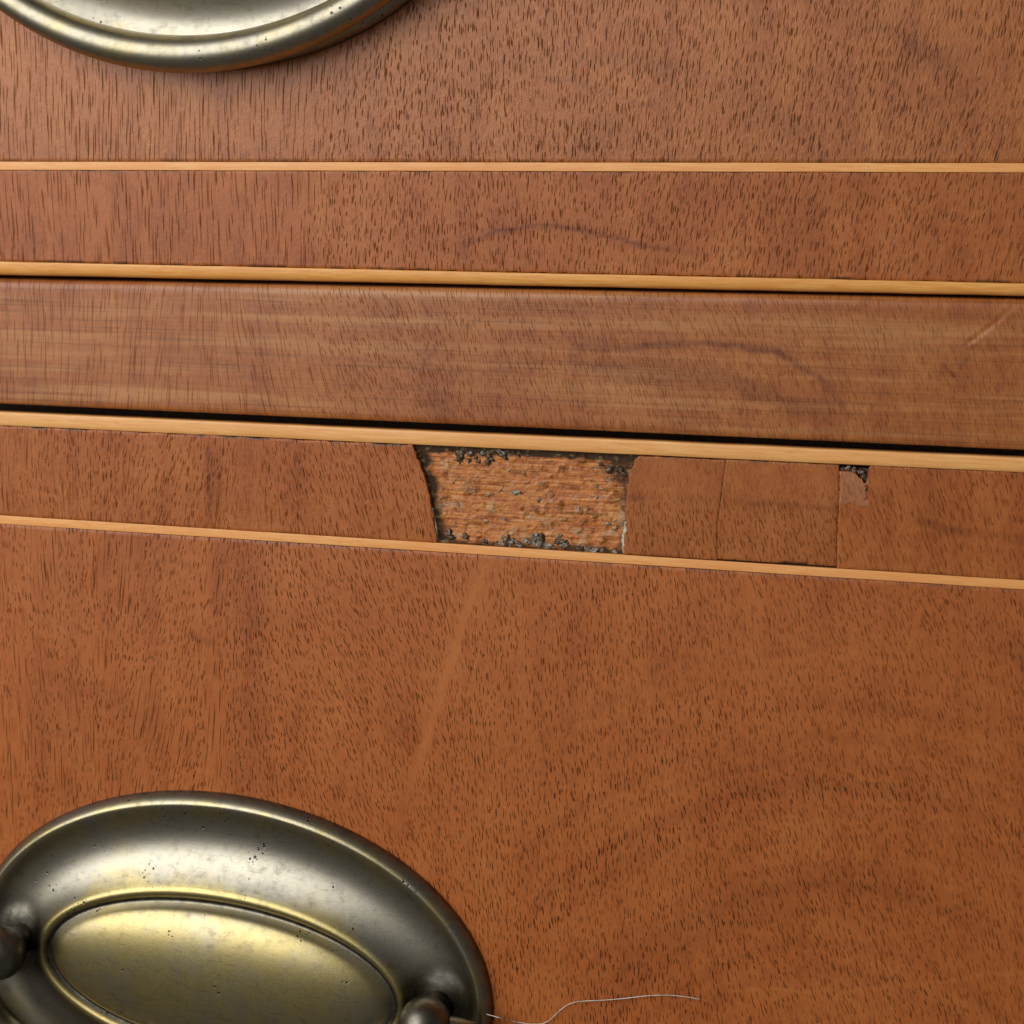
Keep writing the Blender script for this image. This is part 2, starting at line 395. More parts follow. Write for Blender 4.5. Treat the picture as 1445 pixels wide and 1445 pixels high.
def grain_fields(x, z, kind, seed):
    px, py = to_px(x, z)
    tab = SLANT_LOW if kind.startswith('low') or kind in ('patch', 'right_band') else SLANT_RAIL if kind == 'rail' else SLANT_UP
    s = np.interp(px, SLANT_X, tab) + 0.10 * fbm(x * 45, z * 45, seed)
    zc = float(np.mean(z))
    xm, zm = x * 1e3, z * 1e3
    u = xm + 0.8 * fbm(x * 60, z * 25, seed + 3)
    v = zm + 3.0 * fbm(x * 30, z * 10, seed + 5)
    wig = 26 * fbm(x * 25, z * 25, seed + 9)
    if kind == 'lower_panel':
        ln = 0.75 * (1 - sstep(120, 420, px + 2.2 * wig)) * (0.55 + 0.45 * sstep(-0.2, 0.3, fbm(x * 90, z * 6, seed + 51)))
        ln = np.maximum(ln, 0.6 * (1 - sstep(0, 45, np.abs(px - 305 + wig))))
        rr = np.hypot((px - 1170) * 1.05, py - 1690) + 16 * fbm(x * 40, z * 40, seed + 61)
        ring = fbm(rr / 48.0, px / 900.0, seed + 62, 2) * sstep(520, 800, px)
        strk = fbm(px / 70.0, py / 900.0, seed + 63, 3) * (1 - sstep(350, 650, px))
        de = np.interp(px, [0, 400, 900, 1445], [0.95, 0.95, 0.9, 0.75]) * (1 + 0.4 * ring)
    elif kind == 'upper_panel':
        ln = 1 - sstep(330, 620, px + 1.5 * wig); de = 1.0 + 0 * px
    elif kind == 'upper_band':
        ln = 1 - sstep(330, 560, px + 1.5 * wig); de = 0.95 + 0 * px
    elif kind == 'rail':
        ln = 1 - sstep(300, 560, px + wig); de = np.interp(px, [0, 500, 1445], [0.8, 0.95, 0.7])
    elif kind == 'lower_band':
        ln = 0.25 + 0.35 * (1 - sstep(0, 120, px + wig)); de = 0.95 + 0 * px
        de = de * (1 - 0.6 * (1 - sstep(0, 40, np.abs(px - 350))))
    elif kind == 'patch':
        ln = 0.1 + 0 * px; de = np.interp(py, [690, 725], [0.4, 1.0])
    else:
        ln = 0.1 + 0 * px; de = 0.75 + 0 * px
    fig = 0.5 + 0.05 * fbm(x * 50, z * 90, seed + 13)
    if kind == 'lower_panel':
        fig = fig + 0.08 * np.clip(ring, -0.5, 0.5) + 0.14 * np.maximum(strk, -0.2)
    if kind == 'lower_panel':
        r2 = np.hypot((px - 1165) * 1.05, py - 1690) + 11 * fbm(x * 30, z * 30, seed + 71) + 4 * fbm(x * 160, z * 160, seed + 72)
        side_ = sstep(640, 820, px)
        for r_, w_, a_ in ((812, 13, .07), (768, 12, .11), (735, 9, .09), (700, 12, .10), (655, 12, .15), (622, 10, .10), (588, 11, .13), (548, 13, .10), (512, 9, .12), (470, 10, .12), (442, 15, .14), (405, 14, .12), (360, 12, .12), (318, 14, .10)):
            l_ = np.exp(-((r2 - r_) / w_) ** 2) * side_ * np.clip(0.75 + 0.7 * fbm(x * 22, z * 22, seed + 73 + r_), 0.15, 1.3)
            fig = fig + a_ * l_; de = de * (1 + 0.7 * a_ / 0.15 * 0.3 * l_)
    if kind == 'upper_panel':
        rr = np.hypot((px - 820) * 0.8, py - 420)
        ring = fbm(rr / 70.0, 0 * rr, seed + 65, 3) * sstep(500, 900, px)
        fig = fig + 0.22 * ring; de = de * (1 + 0.3 * ring)
    jx, jy = 5 * fbm(x * 250, z * 250, seed + 21), 5 * fbm(x * 250, z * 250, seed + 22)
    for pts, hw, amt in FIGURES.get(kind, []):
        d = poly_dist(px + jx, py + jy, pts)
        w = 1 - sstep(hw * 0.25, hw * 1.3, d)
        if amt > 0 and hw < 6:      # a growth line: sharp above, a faint stain below it
            w = np.maximum(w, 0.25 * (1 - sstep(hw, hw * 5, d)))
        fig = fig + 0.5 * amt * w * np.clip(0.7 + 0.9 * fbm(x * 90, z * 90, seed + 30), 0, 1.2)
        if amt < 0:
            de = de * (1 - 0.85 * w)
    return np.stack([u, v, s], -1), np.stack([np.clip(fig, 0, 1), np.clip(ln, 0, 1), np.clip(de, 0, 1.2), 0 * u], -1)

def sheet(name, zb, zt, xl, xr, step, kind, mat, parent, y0=0.0, thick=0.00105, rag=(0.0, 0.0, 0.0, 0.0), dirt=(0, 0), seed=1, shape=None, bev=0.00009):
    """A slab of veneer between the curves zb(x), zt(x) and the side curves xl(t), xr(t); rag: raggedness of bottom, top, left, right edge."""
    h = zt(0.0) - zb(0.0); w = xr(0.5) - xl(0.5)
    nz = max(6, int(h / step)); nx = max(6, int(w / step))
    e = bev / h; f = bev / w
    T = np.concatenate([[0, e * 0.35, e], np.linspace(e, 1 - e, nz)[1:-1], [1 - e, 1 - e * 0.35, 1]])
    S = np.concatenate([[0, f * 0.35, f], np.linspace(f, 1 - f, nx)[1:-1], [1 - f, 1 - f * 0.35, 1]])
    SS, TT = np.meshgrid(S, T)
    XL = xl(TT) + rag[2] * fbm(TT * h * 1500, TT * 0, seed + 1)
    XR = xr(TT) + rag[3] * fbm(TT * h * 1500, TT * 0 + 5, seed + 2)
    X = XL + (XR - XL) * SS
    ZB = zb(X) + rag[0] * np.maximum(0, fbm(X * 900, X * 0, seed + 3, 5) + 0.05)
    ZT = zt(X) - rag[1] * np.maximum(0, fbm(X * 900, X * 0 + 3, seed + 4, 5) + 0.05)
    Z = ZB + (ZT - ZB) * TT
    Y = np.full_like(X, y0)
    drop = np.zeros_like(X)
    for arr, n in ((TT, 0),):
        for idx, dv in ((0, 1.0), (1, 0.35), (-1, 1.0), (-2, 0.35)):
            drop[idx, :] = np.maximum(drop[idx, :], dv * bev)
            drop[:, idx] = np.maximum(drop[:, idx], dv * bev)
    Y = Y + drop
    if shape is not None:
        Y = Y + shape(X, Z)
    grain, look = grain_fields(X, Z, kind, seed)
    edge = np.zeros_like(X)
    if dirt[0]:
        dd = (Z - zb(X)) * 1e3
        edge = np.maximum(edge, dirt[0] * (1 - sstep(0.05, 0.55, dd)) * sstep(0.0, 0.35, fbm(X * 260, Z * 500, seed + 40)))
    if dirt[1]:
        dd = (zt(X) - Z) * 1e3
        edge = np.maximum(edge, dirt[1] * (1 - sstep(0.05, 0.55, dd)) * sstep(0.0, 0.35, fbm(X * 260, Z * 500, seed + 41)))
    look[..., 3] = np.clip(edge, 0, 0.95)
    R, C_ = X.shape
    n = R * C_
    V = np.stack([X, Y, Z], -1).reshape(-1, 3)
    ii = np.arange(n).reshape(R, C_)
    q = np.stack([ii[:-1, :-1], ii[:-1, 1:], ii[1:, 1:], ii[1:, :-1]], -1).reshape(-1, 4).tolist()
    loop = list(ii[0, :]) + list(ii[1:, -1]) + list(ii[-1, -2::-1]) + list(ii[-2:0:-1, 0])
    back = V[loop].copy(); back[:, 1] = y0 + thick
    m_ = len(loop)
    for i in range(m_):
        j = (i + 1) % m_
        q.append([int(loop[j]), int(loop[i]), n + i, n + j])
    V = np.vstack([V, back])
    o = link_mesh(name, V, q, mat, parent)
    me = o.data
    a = me.attributes.new('grain', 'FLOAT_VECTOR', 'POINT')
    g = np.vstack([grain.reshape(-1, 3), grain.reshape(-1, 3)[loop]]).astype(np.float32)
    a.data.foreach_set('vector', g.ravel())
    a = me.attributes.new('look', 'FLOAT_COLOR', 'POINT')
    l4 = look.reshape(-1, 4)
    g = np.vstack([l4, l4[loop]]).astype(np.float32)
    a.data.foreach_set('color', g.ravel())
    return o

def bar(name, zb, zt, x0, x1, prof, depth, mat, parent, seed=1, wob=0.00002, n=420):
    """A long strip between two edges with a rounded front; prof: (fraction of height, y) across its front."""
    xs = np.linspace(x0, x1, n)
    b = zb(xs) + wob * fbm(xs * 120, xs * 0, seed); t = zt(xs) + wob * fbm(xs * 120, xs * 0 + 9, seed)
    yw = wob * 0.6 * fbm(xs * 60, xs * 0 + 4, seed)
    k = len(prof) + 2
    V = []
    for i in range(n):
        V.append((xs[i], depth, b[i]))
        for fr, y in prof:
            V.append((xs[i], y + yw[i], b[i] + (t[i] - b[i]) * fr))
        V.append((xs[i], depth, t[i]))
    F = []
    for i in range(n - 1):
        for j in range(k):
            jj = (j + 1) % k
            F.append((i * k + j, (i + 1) * k + j, (i + 1) * k + jj, i * k + jj))
    F.append(tuple(range(k))); F.append(tuple(reversed([(n - 1) * k + j for j in range(k)])))
    return link_mesh(name, V, F, mat, parent)

def box(name, lo, hi, mat, parent):
    V = [(x, y, z) for x in (lo[0], hi[0]) for y in (lo[1], hi[1]) for z in (lo[2], hi[2])]
    F = [(0, 1, 3, 2), (4, 6, 7, 5), (0, 4, 5, 1), (2, 3, 7, 6), (0, 2, 6, 4), (1, 5, 7, 3)]
    return link_mesh(name, V, F, mat, parent, smooth=False)

def round_prof(ht, r, y, cut=0.0):
    """Rounded front: quarter turns of radius r at both edges, front at y."""
    pr = []
    for i in range(6):
        a = math.pi / 2 * i / 5
        pr.append(((r - r * math.cos(a)) / ht, y + r - r * math.sin(a)))
    up = [(1 - f, yy) for f, yy in reversed(pr)]
    return pr + up

# ------------------------------------------------------------------ edges read from the photograph
X0, X1 = -0.128, 0.112
ZTOP, ZBOT = 0.105, -0.205
S1T, S1B = line(228, 230.2), line(239.8, 243.4)
B1T, B1B = line(369, 400), line(388.5, 418.4)
RT, RB = line(394, 423), line(570, 635.5)
B2T, B2B = line(581.2, 646), line(600.3, 667)
S2T, S2B = line(727.2, 819), line(739, 832)
CO = 0.00115                              # face of the core behind the veneer
off = lambda f, d: (lambda x: f(x) + d)
const = lambda c: (lambda t: c + 0 * np.asarray(t))
G = 0.00004                               # hairline joint between inlay and veneer

UP = thing('upper_drawer', (0, 0, float(B1B(0))), 'mahogany drawer front above the rail with intact banding and hanging brass bail', 'drawer')
LO = thing('lower_drawer', (0, 0, ZBOT), 'mahogany drawer front below the rail with chipped, patched banding', 'drawer')
RA = thing('drawer_rail', (0, 0, float(RB(0))), 'plain mahogany rail between the two drawers with a short scratch', 'rail')

# ---- upper drawer
box('core', (X0, CO, float(B1T(0)) + 0.0006), (X1, 0.020, ZTOP), M['core'], UP)
sheet('veneer_panel', off(S1T, G), lambda x: ZTOP + 0 * x, const(X0), const(X1), 0.0006, 'upper_panel', M['panel2'], UP, rag=(0.00008, 0, 0, 0), dirt=(0.5, 0), seed=11)
bar('string_inlay', S1B, S1T, X0, X1, round_prof(0.0014, 0.0001, -0.00003), 0.00105, M['string'], UP, 3)
sheet('crossbanding', off(B1T, G), off(S1B, -G), const(X0), const(X1), 0.00042, 'upper_band', M['band'], UP, rag=(0.00022, 0.00010, 0, 0), dirt=(0.85, 0.5), seed=23)
bar('edge_bead', B1B, B1T, X0, X1, [(0.0, 0.0010), (0.05, 0.00062), (0.13, 0.00034), (0.25, 0.00012), (0.4, -0.00002), (0.6, -0.00009), (0.85, -0.00010), (0.96, -0.00008), (1.0, 0.00002)], 0.0025, M['bead_gold'], UP, 5, 0.00004)

# ---- rail, with a short gouge near its upper edge
SCR = [(1363, 486), (1380, 474), (1405, 455), (1432, 431)]
def rail_shape(X, Z):
    px, py = to_px(X, Z)
    d = poly_dist(px, py, SCR)
    along = np.interp(px, [1363, 1368, 1400, 1432], [0.6, 1.0, 0.7, 0.25])
    groove = 0.00011 * along * (1 - sstep(0.5, 4.5, d)) - 0.00004 * along * (1 - sstep(0, 3.5, np.abs(d - 6)))
    zt, zb = RT(X), RB(X)
    r = 0.0016
    a = np.clip((r - (zt - Z)) / r, 0, 1); b = np.clip((0.0012 - (Z - zb)) / 0.0012, 0, 1)
    rnd = 0.0010 * (1 - np.sqrt(np.maximum(0, 1 - a ** 2))) + 0.0004 * (1 - np.sqrt(np.maximum(0, 1 - b ** 2)))
    return groove + rnd + 0.00003 * fbm(X * 80, Z * 120, 3)
sheet('rail_face', RB, RT, const(X0), const(X1), 0.0003, 'rail', M['rail'], RA, y0=-0.0002, thick=0.022, rag=(0.00007, 0.00003, 0, 0), seed=31, shape=rail_shape, bev=0.0002)
box('light_stop_board', (X0, 0.0225, ZBOT), (X1, 0.026, ZTOP), M['core'], RA)  # unseen board added behind the gaps to keep world light from leaking through

# ---- lower drawer
box('core', (X0, CO, ZBOT), (X1, 0.020, float(B2B(0)) - 0.0006), M['core'], LO)
bar('edge_bead', B2B, B2T, X0, X1, [(0.0, 0.00015), (0.02, 0.00002), (0.05, -0.00005), (0.35, -0.00010), (0.8, -0.00010), (0.93, -0.00007), (0.97, -0.00002), (0.99, 0.00008), (1.0, 0.0002)], 0.0025, M['bead_pale'], LO, 7, 0.00004)
bar('string_inlay', S2B, S2T, X0, X1, round_prof(0.0014, 0.0001, -0.00003), 0.00105, M['string'], LO, 9)
sheet('veneer_panel', lambda x: ZBOT + 0 * x, off(S2B, -G), const(X0), const(X1), 0.0006, 'lower_panel', M['panel'], LO, rag=(0, 0.00006, 0, 0), dirt=(0, 0.4), seed=47)

def side(pts):
    """x of an edge, given as photo points from the lower string up to the bead, as a function of t in 0..1."""
    xs = [P(*p)[0] for p in pts]
    zs = np.array([P(*p)[2] for p in pts])
    tt = (zs - zs[0]) / (zs[-1] - zs[0])
    return lambda t: np.interp(t, tt, xs)
EDGE_L = side([(617.5, 767), (614, 745), (611, 726), (605, 691), (595, 660), (588, 640), (582, 624)])
EDGE_R = side([(879.5, 783), (882, 765), (883.5, 746), (883, 711), (885.5, 690), (888.5, 674), (893, 657), (897, 646), (904, 643)])
J1 = side([(1012, 793), (1012, 740), (1019, 690), (1024, 649)])
J2 = side([(1181, 803), (1181, 760), (1184, 700), (1184, 657)])
tb, bb = off(S2T, G), off(B2B, -G)
dx = 0.000025
sheet('crossbanding', tb, bb, const(X0), EDGE_L, 0.00042, 'lower_band', M['band'], LO, rag=(0.00006, 0.00025, 0, 0.00030), dirt=(0.3, 0.9), seed=59)
sheet('patch_veneer', off(tb, 0.0001), off(bb, -0.00012), lambda t: EDGE_R(t), lambda t: J1(t) - dx, 0.00035, 'patch', M['patch'], LO, y0=-0.00004, rag=(0.00006, 0.0002, 0.00042, 0.00004), dirt=(0.3, 0.4), seed=61, bev=0.00005)
sheet('patch_veneer', off(tb, 0.00025), off(bb, -0.00008), lambda t: J1(t) + dx, lambda t: J2(t) - dx, 0.00035, 'patch', M['patch'], LO, y0=0.00003, rag=(0.00022, 0.0001, 0.00004, 0.00006), dirt=(0.95, 0.6), seed=73, bev=0.00005)
CHIP_X = [P(x, 668)[0] for x in (1183, 1186, 1190, 1196, 1203, 1209, 1212, 1216, 1219, 1223, 1225, 1227)]
CHIP_D = np.array([9, 9, 9, 9, 9.5, 12, 17, 17, 24, 24, 6, 0]) * 0.117e-3
chip_top = lambda x: bb(x) - np.interp(x, CHIP_X, CHIP_D, left=0.0, right=0.0)
sheet('crossbanding', tb, chip_top, lambda t: J2(t) + dx, const(X1), 0.00028, 'right_band', M['band'], LO, rag=(0.00008, 0.00014, 0.00008, 0), dirt=(0.4, 0.4), seed=83)
# pale filled sliver under the chip
fl = side([(1184, 714), (1185, 672)]); fr = side([(1224, 712), (1222, 683)])
za, zb_ = line(716.5 - 1186 * 0.0, 716.5), None
zf = P(1204, 714)[2]
sheet('filler_patch', lambda x: zf + 0 * x, lambda x: np.minimum(chip_top(x), bb(x) - 0.0011) - 0.00006, lambda t: fl(t) + 0.0001, lambda t: fr(t), 0.0003, 'right_band', M['filler'], LO, y0=-0.00003, thick=0.0004, rag=(0.0013, 0.0003, 0.0003, 0.0010), seed=91, bev=0.00003)

# ---- the hole in the banding: bare groundwork and old glue
gx0, gx1 = P(576, 700)[0], P(912, 720)[0]
gnx, gnz = 300, 160
SS, TT = np.meshgrid(np.linspace(0, 1, gnx), np.linspace(0, 1, gnz))
GX = gx0 + (gx1 - gx0) * SS
GZ = S2T(GX) + 0.00005 + (B2B(GX) - S2T(GX) - 0.0001) * TT
px, py = to_px(GX, GZ, 0.0009)
n1 = fbm(GX * 180, GZ * 900, 5, 5); n2 = fbm(GX * 600, GZ * 700, 8, 4); n3 = fbm(GX * 250, GZ * 300, 12, 3)
n4 = fbm(GX * 1200, GZ * 1500, 191, 3)
GY = 0.00090 - 0.00016 * np.maximum(0, n4 - 0.1) - 0.00005 * fbm(GX * 130, GZ * 2600, 91, 3) - 0.00007 * n1 - 0.00022 * np.maximum(0, n2 - 0.18) * 2 - 0.00006 * n3
top = (py - to_px(GX, B2B(GX))[1])           # px below the bead
bot = (to_px(GX, S2T(GX))[1] - py)           # px above the string
lef = px - np.interp(py, [626, 660, 691, 726, 762], [584, 595, 605, 611, 617])
rig = np.interp(py, [644, 682, 711, 746, 782], [896, 886, 883, 883, 880]) - px
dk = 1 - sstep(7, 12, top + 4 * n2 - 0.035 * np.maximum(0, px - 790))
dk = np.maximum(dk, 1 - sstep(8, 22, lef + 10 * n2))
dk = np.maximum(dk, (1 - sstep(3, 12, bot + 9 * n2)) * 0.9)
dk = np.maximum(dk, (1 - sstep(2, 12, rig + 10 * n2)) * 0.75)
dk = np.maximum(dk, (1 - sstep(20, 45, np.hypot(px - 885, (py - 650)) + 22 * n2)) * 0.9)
dk = np.maximum(dk, 0.55 * sstep(0.32, 0.55, n2))
dk = np.maximum(dk, 0.42 * sstep(0.15, 0.5, -n4 + 0.25 * n3))
GY = GY - 0.00012 * dk * (0.5 + n2)
wh = 0.4 * sstep(0.28, 0.5, n4) + 0.7 * sstep(0.30, 0.5, fbm(GX * 500, GZ * 600, 77, 4)) * sstep(10, 25, top)
o = link_mesh('exposed_groundwork', np.stack([GX, GY, GZ], -1).reshape(-1, 3),
              (lambda ii: np.stack([ii[:-1, :-1], ii[:-1, 1:], ii[1:, 1:], ii[1:, :-1]], -1).reshape(-1, 4).tolist())(np.arange(gnx * gnz).reshape(gnz, gnx)), M['ground'], LO)
a = o.data.attributes.new('look', 'FLOAT_COLOR', 'POINT')
a.data.foreach_set('color', np.stack([dk, wh, 0 * dk, 0 * dk + 1], -1).reshape(-1, 4).astype(np.float32).ravel())
GROUND = o

def lump(px_, py_, r, mat, flat=0.7, sx=1.0, seed=0, name='glue_lump', lift=0.0009, ang=0.0):
    bm = bmesh.new(); bmesh.ops.create_icosphere(bm, subdivisions=3, radius=1.0)
    c = P(px_, py_, lift); rr = r * 0.117e-3
    ca, sa = math.cos(ang), math.sin(ang)
    for v in bm.verts:
        d = 1 + 0.75 * mnoise.fractal(v.co * 1.6 + Vector((seed * 3.1, 0, seed)), 1.0, 2.0, 3)
        q = v.co * d
        x_, z_ = q.x * sx, q.z / max(1.0, sx ** 0.7)
        v.co = Vector((c[0], c[1], c[2])) + Vector(((x_ * ca - z_ * sa) * rr, q.y * rr * flat, (x_ * sa + z_ * ca) * rr))
    me = bpy.data.meshes.new(name); bm.to_mesh(me); bm.free()
    me.materials.append(mat); me.polygons.foreach_set('use_smooth', [True] * len(me.polygons))
    ob = bpy.data.objects.new(name, me); col.objects.link(ob); attach(ob, GROUND)
    return ob
rnd = random.Random(7)
LUMPS = [(650, 642, 8.5), (648, 648, 6), (664, 640, 6), (672, 645, 5), (662, 650, 4.5), (676, 651, 4.5), (681, 640, 5), (690, 643, 7), (689, 652, 6), (694, 648, 5), (710, 642, 8), (705, 637, 5), (733, 641, 5), (860, 662, 6), (874, 661, 7), (880, 668, 5), (848, 655, 5),
         (634, 753, 7), (637, 758, 6), (658, 757, 6), (684, 764, 5), (699, 765, 4)]
for i, (x_, y_, r_) in enumerate(LUMPS):
    lump(x_, y_, r_ * 0.78, M['glue'], 0.6, rnd.uniform(0.8, 1.6), i, ang=rnd.uniform(-0.6, 0.6))
PALE = [(715, 760, 8), (721, 764, 7), (708, 766, 5), (734, 768, 7), (744, 763, 6), (755, 757, 9), (765, 757, 8), (762, 766, 9), (775, 768, 6), (791, 763, 8), (797, 767, 7), (789, 755, 4), (818, 773, 5), (829, 774, 6), (840, 776, 6), (852, 776, 5), (868, 777, 5)]
for i, (x_, y_, r_) in enumerate(PALE):
    lump(x_, y_ + 1.5, r_ * 0.78, M['glue_pale'] if i % 3 else M['glue'], 0.55, rnd.uniform(0.8, 1.7), 40 + i, ang=rnd.uniform(-0.5, 0.5))
BITS = [(690, 698, 4.5, 1.8, 0.3), (706, 690, 4, 1.8, 0.9), (730, 695, 6, 1.6, 0.1), (718, 664, 3, 1.2, 0), (739, 668, 4, 1.6, -0.8), (758, 682, 3.5, 1.0, 0), (760, 705, 4, 1.0, 0.5), (771, 697, 3, 1.6, 1.4),
        (793, 733, 4.5, 2.4, 0.25), (805, 729, 3.5, 1.4, 0.5), (816, 720, 3.5, 1.8, 1.3), (828, 719, 5, 1.0, 0), (818, 749, 4, 2.0, 0.6), (824, 737, 4, 1.6, 0.5), (842, 686, 3.2, 1.0, 0), (862, 675, 3.5, 1.0, 0), (870, 705, 5, 2.2, 0.05), (645, 711, 3.5, 1.4, -0.5), (648, 715, 3.2, 1.5, -0.7), (655, 688, 3, 1.2, 0),
        (686, 735, 4, 1.2, 0.2), (753, 719, 3.5, 1.3, -0.4), (712, 732, 3.2, 1.8, -0.4), (837, 659, 3, 2.5, 0.1), (845, 660, 3, 2.2, -0.4), (868, 745, 5, 1.0, 0.2), (858, 739, 4, 1.3, 0), (640, 680, 3.2, 1.4, 0.8), (672, 672, 3, 1.3, 0.4), (850, 690, 3, 1.5, 0.3), (843, 702, 3.2, 1.0, 0), (772, 742, 3, 2.0, 1.4)]
for i, (x_, y_, r_, sx_, an_) in enumerate(BITS):
    lump(x_, y_, r_ * 0.8, M['glue_pale'] if i % 4 == 2 else M['glue_bit'], 0.32, sx_, 90 + i, lift=0.00088, ang=an_)
def crust(pts, w, seed):
    V, F = [], []
    for i, (x_, y_) in enumerate(pts):
        ww = w[i]
        for j in range(7):
            q = (j / 6 - 0.5) * 2
            p_ = P(x_ + q * ww, y_, 0.0009 - 0.0006 * (1 - q * q) ** 0.7)
            V.append(tuple(p_ + 0.00006 * np.array([rnd.uniform(-1, 1), rnd.uniform(-1, 1), rnd.uniform(-1, 1)])))
    for i in range(len(pts) - 1):
        for j in range(6):
            F.append((i * 7 + j, (i + 1) * 7 + j, (i + 1) * 7 + j + 1, i * 7 + j + 1))
    link_mesh('glue_crust', V, F, M['crust'], GROUND)
crust([(884 - 0.10 * i * 1.2, 736 + i * 2.1) for i in range(22)], [1.2 + 4.6 * math.sin(math.pi * min(1, (i + 3) / 26)) for i in range(22)], 1)
crust([(610 + 0.35 * i, 716 + i * 2.1) for i in range(23)], [0.6 + 2.8 * math.sin(math.pi * min(1, (i + 1) / 24)) for i in range(23)], 2)
# dark glue in the chip beside the filler
for i, (x_, y_, r_) in enumerate([(1189, 664, 5), (1198, 662, 5), (1206, 664, 4.5), (1215, 667, 4.5), (1220, 675, 5)]):
    ob = lump(x_, y_, r_, M['glue'], 0.6, 1.0, 200 + i)

# ------------------------------------------------------------------ brass handles
PA, PB = 0.0483, 0.0302
POSTX = 0.0392
def ell_mesh(name, rings, mat, parent, dirtv, rubv, seg=160, cap=True, deform=None):
    V, F, A, B = [], [], [], []
    for r, (a_, b_, h_) in enumerate(rings):
        for i in range(seg):
            t = 2 * math.pi * i / seg
            x_, z_ = a_ * math.cos(t), b_ * math.sin(t)
            hh = h_ + (deform(x_, z_, h_) if deform else 0)
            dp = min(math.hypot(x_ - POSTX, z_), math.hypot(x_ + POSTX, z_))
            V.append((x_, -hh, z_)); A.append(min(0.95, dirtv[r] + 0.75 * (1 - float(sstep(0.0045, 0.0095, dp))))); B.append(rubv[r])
    for r in range(len(rings) - 1):
        for i in range(seg):
            j = (i + 1) % seg
            F.append((r * seg + i, r * seg + j, (r + 1) * seg + j, (r + 1) * seg + i))
    if cap:
        F.append(tuple((len(rings) - 1) * seg + i for i in range(seg)))
    o = link_mesh(name, V, F, mat, parent)
    at = o.data.attributes.new('dirt', 'FLOAT', 'POINT'); at.data.foreach_set('value', A)
    at = o.data.attributes.new('rub', 'FLOAT', 'POINT'); at.data.foreach_set('value', B)
    return o

def tube_mesh(name, pts, rad, mat, parent, seg=24, dirt=0.25):
    V, F = [], []
    pts = [Vector(p) for p in pts]
    prev = Vector((0, -1, 0))
    for i, p in enumerate(pts):
        t = (pts[min(i + 1, len(pts) - 1)] - pts[max(i - 1, 0)]).normalized()
        nn = (prev - t * prev.dot(t)).normalized(); bb_ = t.cross(nn)
        for j in range(seg):
            a_ = 2 * math.pi * j / seg
            V.append(tuple(p + (nn * math.cos(a_) + bb_ * math.sin(a_)) * rad[i]))
    for i in range(len(pts) - 1):
        for j in range(seg):
            jj = (j + 1) % seg
            F.append((i * seg + j, i * seg + jj, (i + 1) * seg + jj, (i + 1) * seg + j))
    F.append(tuple(range(seg))); F.append(tuple(reversed([(len(pts) - 1) * seg + j for j in range(seg)])))
    o = link_mesh(name, V, F, mat, parent)
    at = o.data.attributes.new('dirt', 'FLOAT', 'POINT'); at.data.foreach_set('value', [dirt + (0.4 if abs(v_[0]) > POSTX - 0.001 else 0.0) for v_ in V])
    at = o.data.attributes.new('rub', 'FLOAT', 'POINT'); at.data.foreach_set('value', [0.35] * len(V))
    return o

def lathe_y(name, prof, cx, cz, mat, parent, seg=40):
    V, F, A = [], [], []
    for (r, h, dv) in prof:
        for j in range(seg):
            a_ = 2 * math.pi * j / seg
            V.append((cx + r * math.cos(a_), -h, cz + r * math.sin(a_))); A.append(dv)
    for i in range(len(prof) - 1):
        for j in range(seg):
            jj = (j + 1) % seg
            F.append((i * seg + j, i * seg + jj, (i + 1) * seg + jj, (i + 1) * seg + j))
    F.append(tuple((len(prof) - 1) * seg + j for j in range(seg)))
    o = link_mesh(name, V, F, mat, parent)
    at = o.data.attributes.new('dirt', 'FLOAT', 'POINT'); at.data.foreach_set('value', A)
    return o

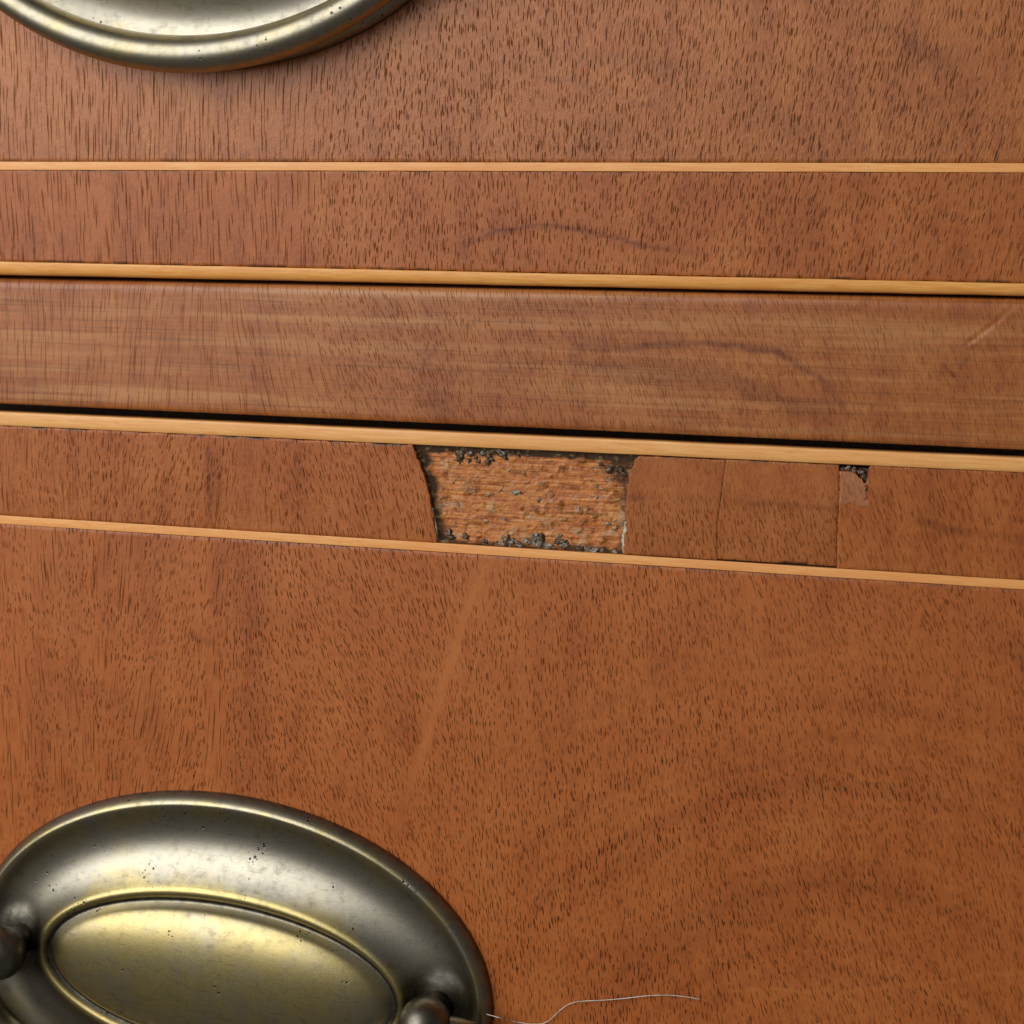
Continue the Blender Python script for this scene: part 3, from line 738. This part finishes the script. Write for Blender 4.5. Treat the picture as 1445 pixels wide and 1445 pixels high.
def make_handle():
    mm = 1e-3
    # (inset from the outer edge, height, dirt)
    # (inset, height, dirt, how far rubbed to bright metal)
    prof = [(0.0, 0.0, .75, 0), (-0.05, 0.4, .75, 0), (0.12, 0.9, .6, .2), (0.5, 1.55, .45, .3), (0.95, 2.1, .25, .5), (1.35, 2.4, .08, .5), (1.65, 2.45, .05, .5), (2.0, 2.32, .1, .5), (2.6, 1.95, .2, .5), (3.3, 1.5, .24, .5), (4.2, 1.05, .2, .4), (5.4, .72, .12, .25), (6.8, .62, .06, .05), (8.2, .8, .03, .05), (9.6, 1.2, .03, .1), (11.0, 1.8, .12, .15), (12.3, 2.6, .3, .3), (13.3, 3.35, .35, .5), (13.8, 3.8, .15, .8), (14.2, 4.15, .03, 1), (14.7, 4.3, 0, 1), (15.2, 4.15, .15, 1), (15.55, 3.8, .55, .6), (15.8, 3.45, .92, 0), (16.1, 3.35, .88, 0), (16.5, 3.5, .4, .5)]
    rings = [(PA - d * mm, PB - d * mm * 1.11, h * mm) for d, h, _, _ in prof]; dv = [p[2] for p in prof]; rv = [p[3] for p in prof]
    ia, ib = PA - 16.5 * mm, PB - 16.5 * mm * 1.11
    for i in range(1, 22):
        s = 1 - i / 22.0
        rings.append((ia * s, ib * s, (3.5 + 3.9 * math.sqrt(1 - s ** 2)) * mm)); dv.append(0.25 * max(0, 1 - i / 4.0)); rv.append(0.7)
    def boss(x_, z_, h_):
        d = min(math.hypot(x_ - POSTX, z_), math.hypot(x_ + POSTX, z_))
        w = 1 - float(sstep(0.0036, 0.0060, d))
        return w * max(0.0, 0.0016 - h_)
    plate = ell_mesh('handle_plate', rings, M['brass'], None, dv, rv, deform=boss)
    for sx in (-1, 1):
        pr = [(2.9, 0.9, .97), (2.7, 2.6, .97), (2.6, 3.6, .97)]  # near-black neck: the shadow beside the ball is put into its colour
        for i in range(1, 15):
            a_ = math.pi * (0.21 + 0.78 * i / 14)
            pr.append((4.35 * math.sin(a_), 7.9 - 4.4 * math.cos(a_), 0.72 if i > 5 else .9))
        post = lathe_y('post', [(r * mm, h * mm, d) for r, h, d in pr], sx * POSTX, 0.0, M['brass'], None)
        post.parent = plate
    H = 6.9 * mm
    half = [(39.0, -0.6, 2.0), (42.0, -0.6, 2.0), (45.0, -0.7, 2.0), (47.6, -1.3, 2.05), (49.2, -2.9, 2.1), (49.5, -5.0, 2.1), (48.4, -7.0, 2.15)]
    for x_ in (44.0, 40.0, 36.0, 32.0, 28.0, 24.0, 20.0, 16.0, 12.0, 8.0, 4.0):
        half.append((x_, -BAIL_D + 11.3 * (x_ / 37.5) ** 2 * (1 + 0.10 * (x_ / 44.0) ** 2), 2.25 + 1.0 * (1 - (x_ / 46.0) ** 2)))
    ctrl = [(-a_, b_, c_) for a_, b_, c_ in half] + [(0.0, -BAIL_D, 3.25)] + list(reversed(half))
    pts, rad = [], []
    for i in range(len(ctrl) - 1):
        q = [Vector(ctrl[min(max(i + k_, 0), len(ctrl) - 1)]) for k_ in (-1, 0, 1, 2)]
        for j_ in range(4):
            t = j_ / 4
            v_ = 0.5 * ((2 * q[1]) + (q[2] - q[0]) * t + (2 * q[0] - 5 * q[1] + 4 * q[2] - q[3]) * t * t + (3 * q[1] - q[0] - 3 * q[2] + q[3]) * t ** 3)
            w = min(1.0, max(0.0, -v_[1] / BAIL_D))
            pts.append((v_[0] * mm, -(H - 1.0 * mm * w), v_[1] * mm)); rad.append(v_[2] * mm)
    pts.append((ctrl[-1][0] * mm, -H, ctrl[-1][1] * mm)); rad.append(ctrl[-1][2] * mm)
    bail = tube_mesh('bail', pts, rad, M['brass'], None)
    bail.parent = plate
    return plate

BAIL_D = 27.6                             # drop of the bail's centre line, mm
plate = make_handle()
HX, HZ = -0.0516, -0.1406
HZU = float(P(290, 103, -0.006)[2]) + (BAIL_D + 3.25) * 1e-3
def place_handle(pl, drawer, x, z, tilt):
    pl.location = (x, -0.0001, z); pl.rotation_euler = (0, math.radians(tilt), 0)
    attach(pl, drawer)
second = plate.copy(); col.objects.link(second)
for ch in list(plate.children):
    c = ch.copy(); col.objects.link(c); c.parent = second
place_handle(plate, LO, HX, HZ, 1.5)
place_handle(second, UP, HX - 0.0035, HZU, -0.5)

# ------------------------------------------------------------------ a stray hair
HAIR = [(686, 1431), (697, 1434), (708, 1437), (722, 1441), (745, 1444.5), (764, 1444.8), (776, 1439), (790, 1426), (803, 1417), (820, 1413), (850, 1411.5), (880, 1409), (905, 1406), (925, 1404.5), (948, 1404.5), (970, 1407), (987, 1410)]
pts = [tuple(P(x_, y_, -0.0006 if x_ > 720 else -0.004)) for x_, y_ in HAIR]
dense = []
for i in range(len(pts) - 1):
    p0 = Vector(pts[max(i - 1, 0)]); p1 = Vector(pts[i]); p2 = Vector(pts[i + 1]); p3 = Vector(pts[min(i + 2, len(pts) - 1)])
    for j in range(5):
        t = j / 5
        dense.append(0.5 * ((2 * p1) + (p2 - p0) * t + (2 * p0 - 5 * p1 + 4 * p2 - p3) * t * t + (3 * p1 - p0 - 3 * p2 + p3) * t ** 3))
dense.append(Vector(pts[-1]))
hair = tube_mesh('hair_strand', dense, [0.00007] * (len(dense) - 1) + [0.00003], M['fibre'], None, seg=6)
hair['label'] = 'fine pale hair clinging to the mahogany beside the lower brass handle'; hair['category'] = 'hair'
